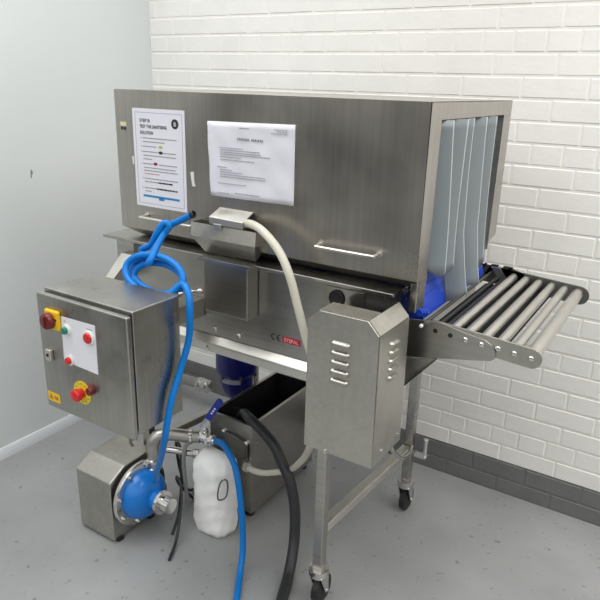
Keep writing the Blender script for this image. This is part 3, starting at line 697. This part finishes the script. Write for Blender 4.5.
# ------------------------------------------------------------------ ball valve
bv = thing('ball_valve', 'steel ball valve with blue sleeved lever beside the tank corner', 'valve', (-1.39, 1.605, .34))
D = Vector((.075, .002, .002)).normalized()
MB().lathe((-1.432, 1.597, .367), D, [(0, .016), (.006, .021), (.014, .021), (.016, .018), (.022, .023), (.045, .023), (.050, .018), (.056, .020), (.066, .020), (.068, .014), (.078, .013)], 22).build('valve_body', S_CHROME, bv)
MB().lathe((-1.425, 1.597, .367), D, [(0, .024), (.013, .024)], 6).build('union_nut', S_CHROME, bv)
MB().lathe((-1.374, 1.599, .369), D, [(0, .0215), (.011, .0215)], 6).build('union_nut', S_LIGHT, bv)
MB().lathe((-1.399, 1.598, .385), (0, 0, 1), [(0, .012), (.014, .012), (.015, .009), (.024, .009), (.026, .006)], 14).build('stem', S_CHROME, bv)
A_, B_ = Vector((-1.418, 1.597, .405)), Vector((-1.345, 1.625, .535))
dd = (B_ - A_).normalized(); sd = dd.cross(Vector((.5, -.75, .4))).normalized() * .011; th = dd.cross(sd).normalized() * .002
pt = lambda t_, k, w_=1.: A_ + dd * t_ + sd * (k * w_)
lev = MB().hexa([pt(0, -1) - th, pt(0, 1) - th, pt(.08, 1) - th, pt(.08, -1) - th], [pt(0, -1) + th, pt(0, 1) + th, pt(.08, 1) + th, pt(.08, -1) + th]).build('lever', S_CHROME, bv, bevel=.001)
gp = MB().hexa([pt(.05, -1.25) - th * 2.6, pt(.05, 1.25) - th * 2.6, pt(.148, 1.25) - th * 2.6, pt(.156, 0) - th * 2.6, pt(.148, -1.25) - th * 2.6], [pt(.05, -1.25) + th * 2.6, pt(.05, 1.25) + th * 2.6, pt(.148, 1.25) + th * 2.6, pt(.156, 0) + th * 2.6, pt(.148, -1.25) + th * 2.6]).build('lever_sleeve', P_LEVER, bv, bevel=.003)
sgn = 1 if th.dot(Vector((.6, -.8, .2))) > 0 else -1
m = MB()
for q in range(3):
    c_ = pt(.085 + q * .012, 0) + th * (2.75 * sgn); e = dd * .0035; s_ = sd * .35
    m.hexa([c_ - e - s_, c_ + e - s_, c_ + e + s_, c_ - e + s_], [c_ - e - s_ + th * (.15 * sgn), c_ + e - s_ + th * (.15 * sgn), c_ + e + s_ + th * (.15 * sgn), c_ - e + s_ + th * (.15 * sgn)])
m.build('sleeve_marking', P_WHITE, gp)

# ------------------------------------------------------------------ white filter bag
fb = thing('filter_bag', 'wrinkled white cloth filter bag under the ball valve, in front of tank', 'filter bag', (-1.355, 1.585, 0))
m = MB(); NS, NR = 44, 22; vs = []
for a in range(NR + 1):
    u = a / NR; z = .002 + .325 * u
    for b in range(NS):
        t_ = 2 * math.pi * b / NS
        rx = .084 * (1 - .05 * u) ; ry = .068
        if u > .86: k_ = (u - .86) / .14; rx *= 1 - .25 * k_ ** 2; ry *= 1 - .45 * k_ ** 2
        if u < .08: k_ = 1 - u / .08; rx *= 1 - .12 * k_; ry *= 1 - .12 * k_
        wr = .0018 * math.sin(5 * t_ + 9 * u) + .0014 * math.sin(11 * t_ - 14 * u) + .0016 * math.sin(34 * u + 3 * math.sin(t_ * 2))
        ce_ = abs(math.cos(t_)) ** .75 * (1 if math.cos(t_) > 0 else -1); se_ = abs(math.sin(t_)) ** .75 * (1 if math.sin(t_) > 0 else -1)
        vs.append((-1.343 + (rx + wr) * ce_ , 1.585 + (ry + wr) * se_, z + (.006 * math.sin(3 * t_) if u > .9 else 0)))
fs = [(a * NS + b, a * NS + (b + 1) % NS, (a + 1) * NS + (b + 1) % NS, (a + 1) * NS + b) for a in range(NR) for b in range(NS)]
fs += [tuple(range(NS))[::-1], tuple(range(NR * NS, (NR + 1) * NS))]
m.add(vs, fs); m.build('bag', P_CLOTH, fb, smooth=80)
m = MB().tube([(-1.448, 1.575, .365), (-1.458, 1.545, .33), (-1.462, 1.540, .26), (-1.460, 1.545, .17), (-1.458, 1.55, .08)], .008, 10); m.build('strap', plain('grey_webbing', (.22, .22, .21), .7), fb)
m = MB().sweep(catmull([(-1.262, 1.532, .275), (-1.268, 1.520, .262), (-1.272, 1.512, .225), (-1.268, 1.512, .198), (-1.255, 1.535, .200), (-1.252, 1.545, .235), (-1.254, 1.543, .268)], 5, True), .003, 8); m.build('buckle', S_DARK, fb)

# ------------------------------------------------------------------ cables and waste pipe on the floor
for k, (pts, lab) in enumerate((
    ([(-1.44, 1.44, .012), (-1.46, 1.50, .06), (-1.475, 1.535, .15), (-1.495, 1.56, .23), (-1.52, 1.585, .29), (-1.56, 1.605, .29), (-1.575, 1.635, .15), (-1.57, 1.67, .03), (-1.56, 1.73, .006)], 'thin black cable looping over behind the pump discharge pipe'),
    ([(-1.53, 1.66, .006), (-1.535, 1.585, .12), (-1.50, 1.54, .19), (-1.46, 1.52, .17), (-1.43, 1.48, .10), (-1.40, 1.42, .02), (-1.36, 1.34, .006)], 'thin black cable crossing beside the filter bag towards the floor'))):
    c = MB().tube(pts, .006, 8, 8).build('power_cable', P_HOSEBK, smooth=80); tag(c, lab, 'cable')
wp = thing('waste_pipe', 'grey waste pipe with chrome coupling lying along the dark skirting', 'pipe', (-2.2, 2.33, 0))
MB().cyl((-2.40, 2.33, .100), (-2.05, 2.30, .125), .027, 20).build('pipe', S_BODY, wp)
MB().lathe((-2.06, 2.302, .124), (1, -.08, .07), [(0, .03), (.012, .038), (.03, .038), (.034, .03), (.05, .03), (.052, .036), (.075, .036), (.085, .02)], 20).build('coupling', S_CHROME, wp)
MB().box(-2.36, -2.32, 2.28, 2.36, 0, .085).build('pipe_saddle', P_BLACK, wp)

# ------------------------------------------------------------------ light
def area(name, loc, target, sx, sy, power, col=(1, 1, 1)):
    l = bpy.data.lights.new(name, 'AREA'); l.shape = 'RECTANGLE'; l.size = sx; l.size_y = sy; l.energy = power; l.color = col
    o = bpy.data.objects.new(name, l); COL.objects.link(o); o.location = loc
    o.rotation_euler = (Vector(target) - Vector(loc)).to_track_quat('-Z', 'Y').to_euler(); return o
area('unseen_overhead_light', (.9, 1.55, 2.95), (.9, 1.55, 0), 1.8, 1.4, 34, (1, .97, .93))  # unseen overhead lamp, placed to brighten the brick wall but not the hood front
area('unseen_overhead_light', (-1.9, 1.0, 2.95), (-1.9, 1.0, 0), .9, 1.6, 16, (.96, .98, 1))  # second unseen overhead lamp, weaker, on the left
W = bpy.data.worlds.new('room_light'); SC.world = W; W.use_nodes = True
nt = W.node_tree; bg = nt.nodes['Background']
tc = nt.nodes.new('ShaderNodeTexCoord'); sp = nt.nodes.new('ShaderNodeSeparateXYZ'); rp = nt.nodes.new('ShaderNodeValToRGB')
mr = nt.nodes.new('ShaderNodeMapRange'); mr.inputs['From Min'].default_value = -1; mr.inputs['From Max'].default_value = 1
nt.links.new(tc.outputs['Generated'], sp.inputs[0]); nt.links.new(sp.outputs['Z'], mr.inputs['Value']); nt.links.new(mr.outputs['Result'], rp.inputs['Fac'])
e = rp.color_ramp.elements
e[0].position = .40; e[0].color = (.09, .09, .09, 1)
e[1].position = .95; e[1].color = (1.5, 1.5, 1.47, 1)
k = e.new(.54); k.color = (.17, .17, .168, 1)
k = e.new(.70); k.color = (.90, .90, .87, 1)
nt.links.new(rp.outputs['Color'], bg.inputs['Color']); bg.inputs['Strength'].default_value = 1.0

# ------------------------------------------------------------------ camera
cam = bpy.data.cameras.new('camera'); co = bpy.data.objects.new('camera', cam); COL.objects.link(co)
cam.sensor_width = 36; cam.lens = 36 * 631.695 / 600; cam.clip_start = .02
rx, rr, rz = R(71.13937457), R(1.68272184), R(31.92471708)
Mx = Matrix.Rotation(rz, 3, 'Z') @ Matrix.Rotation(rx, 3, 'X') @ Matrix.Rotation(rr, 3, 'Z')
co.matrix_world = Matrix.Translation((0, 0, 1.65)) @ Mx.to_4x4()
SC.camera = co
vs_ = SC.view_settings; vs_.view_transform = 'Standard'; vs_.look = 'None'; vs_.gamma = 1; vs_.exposure = 0.33; vs_.use_curve_mapping = False
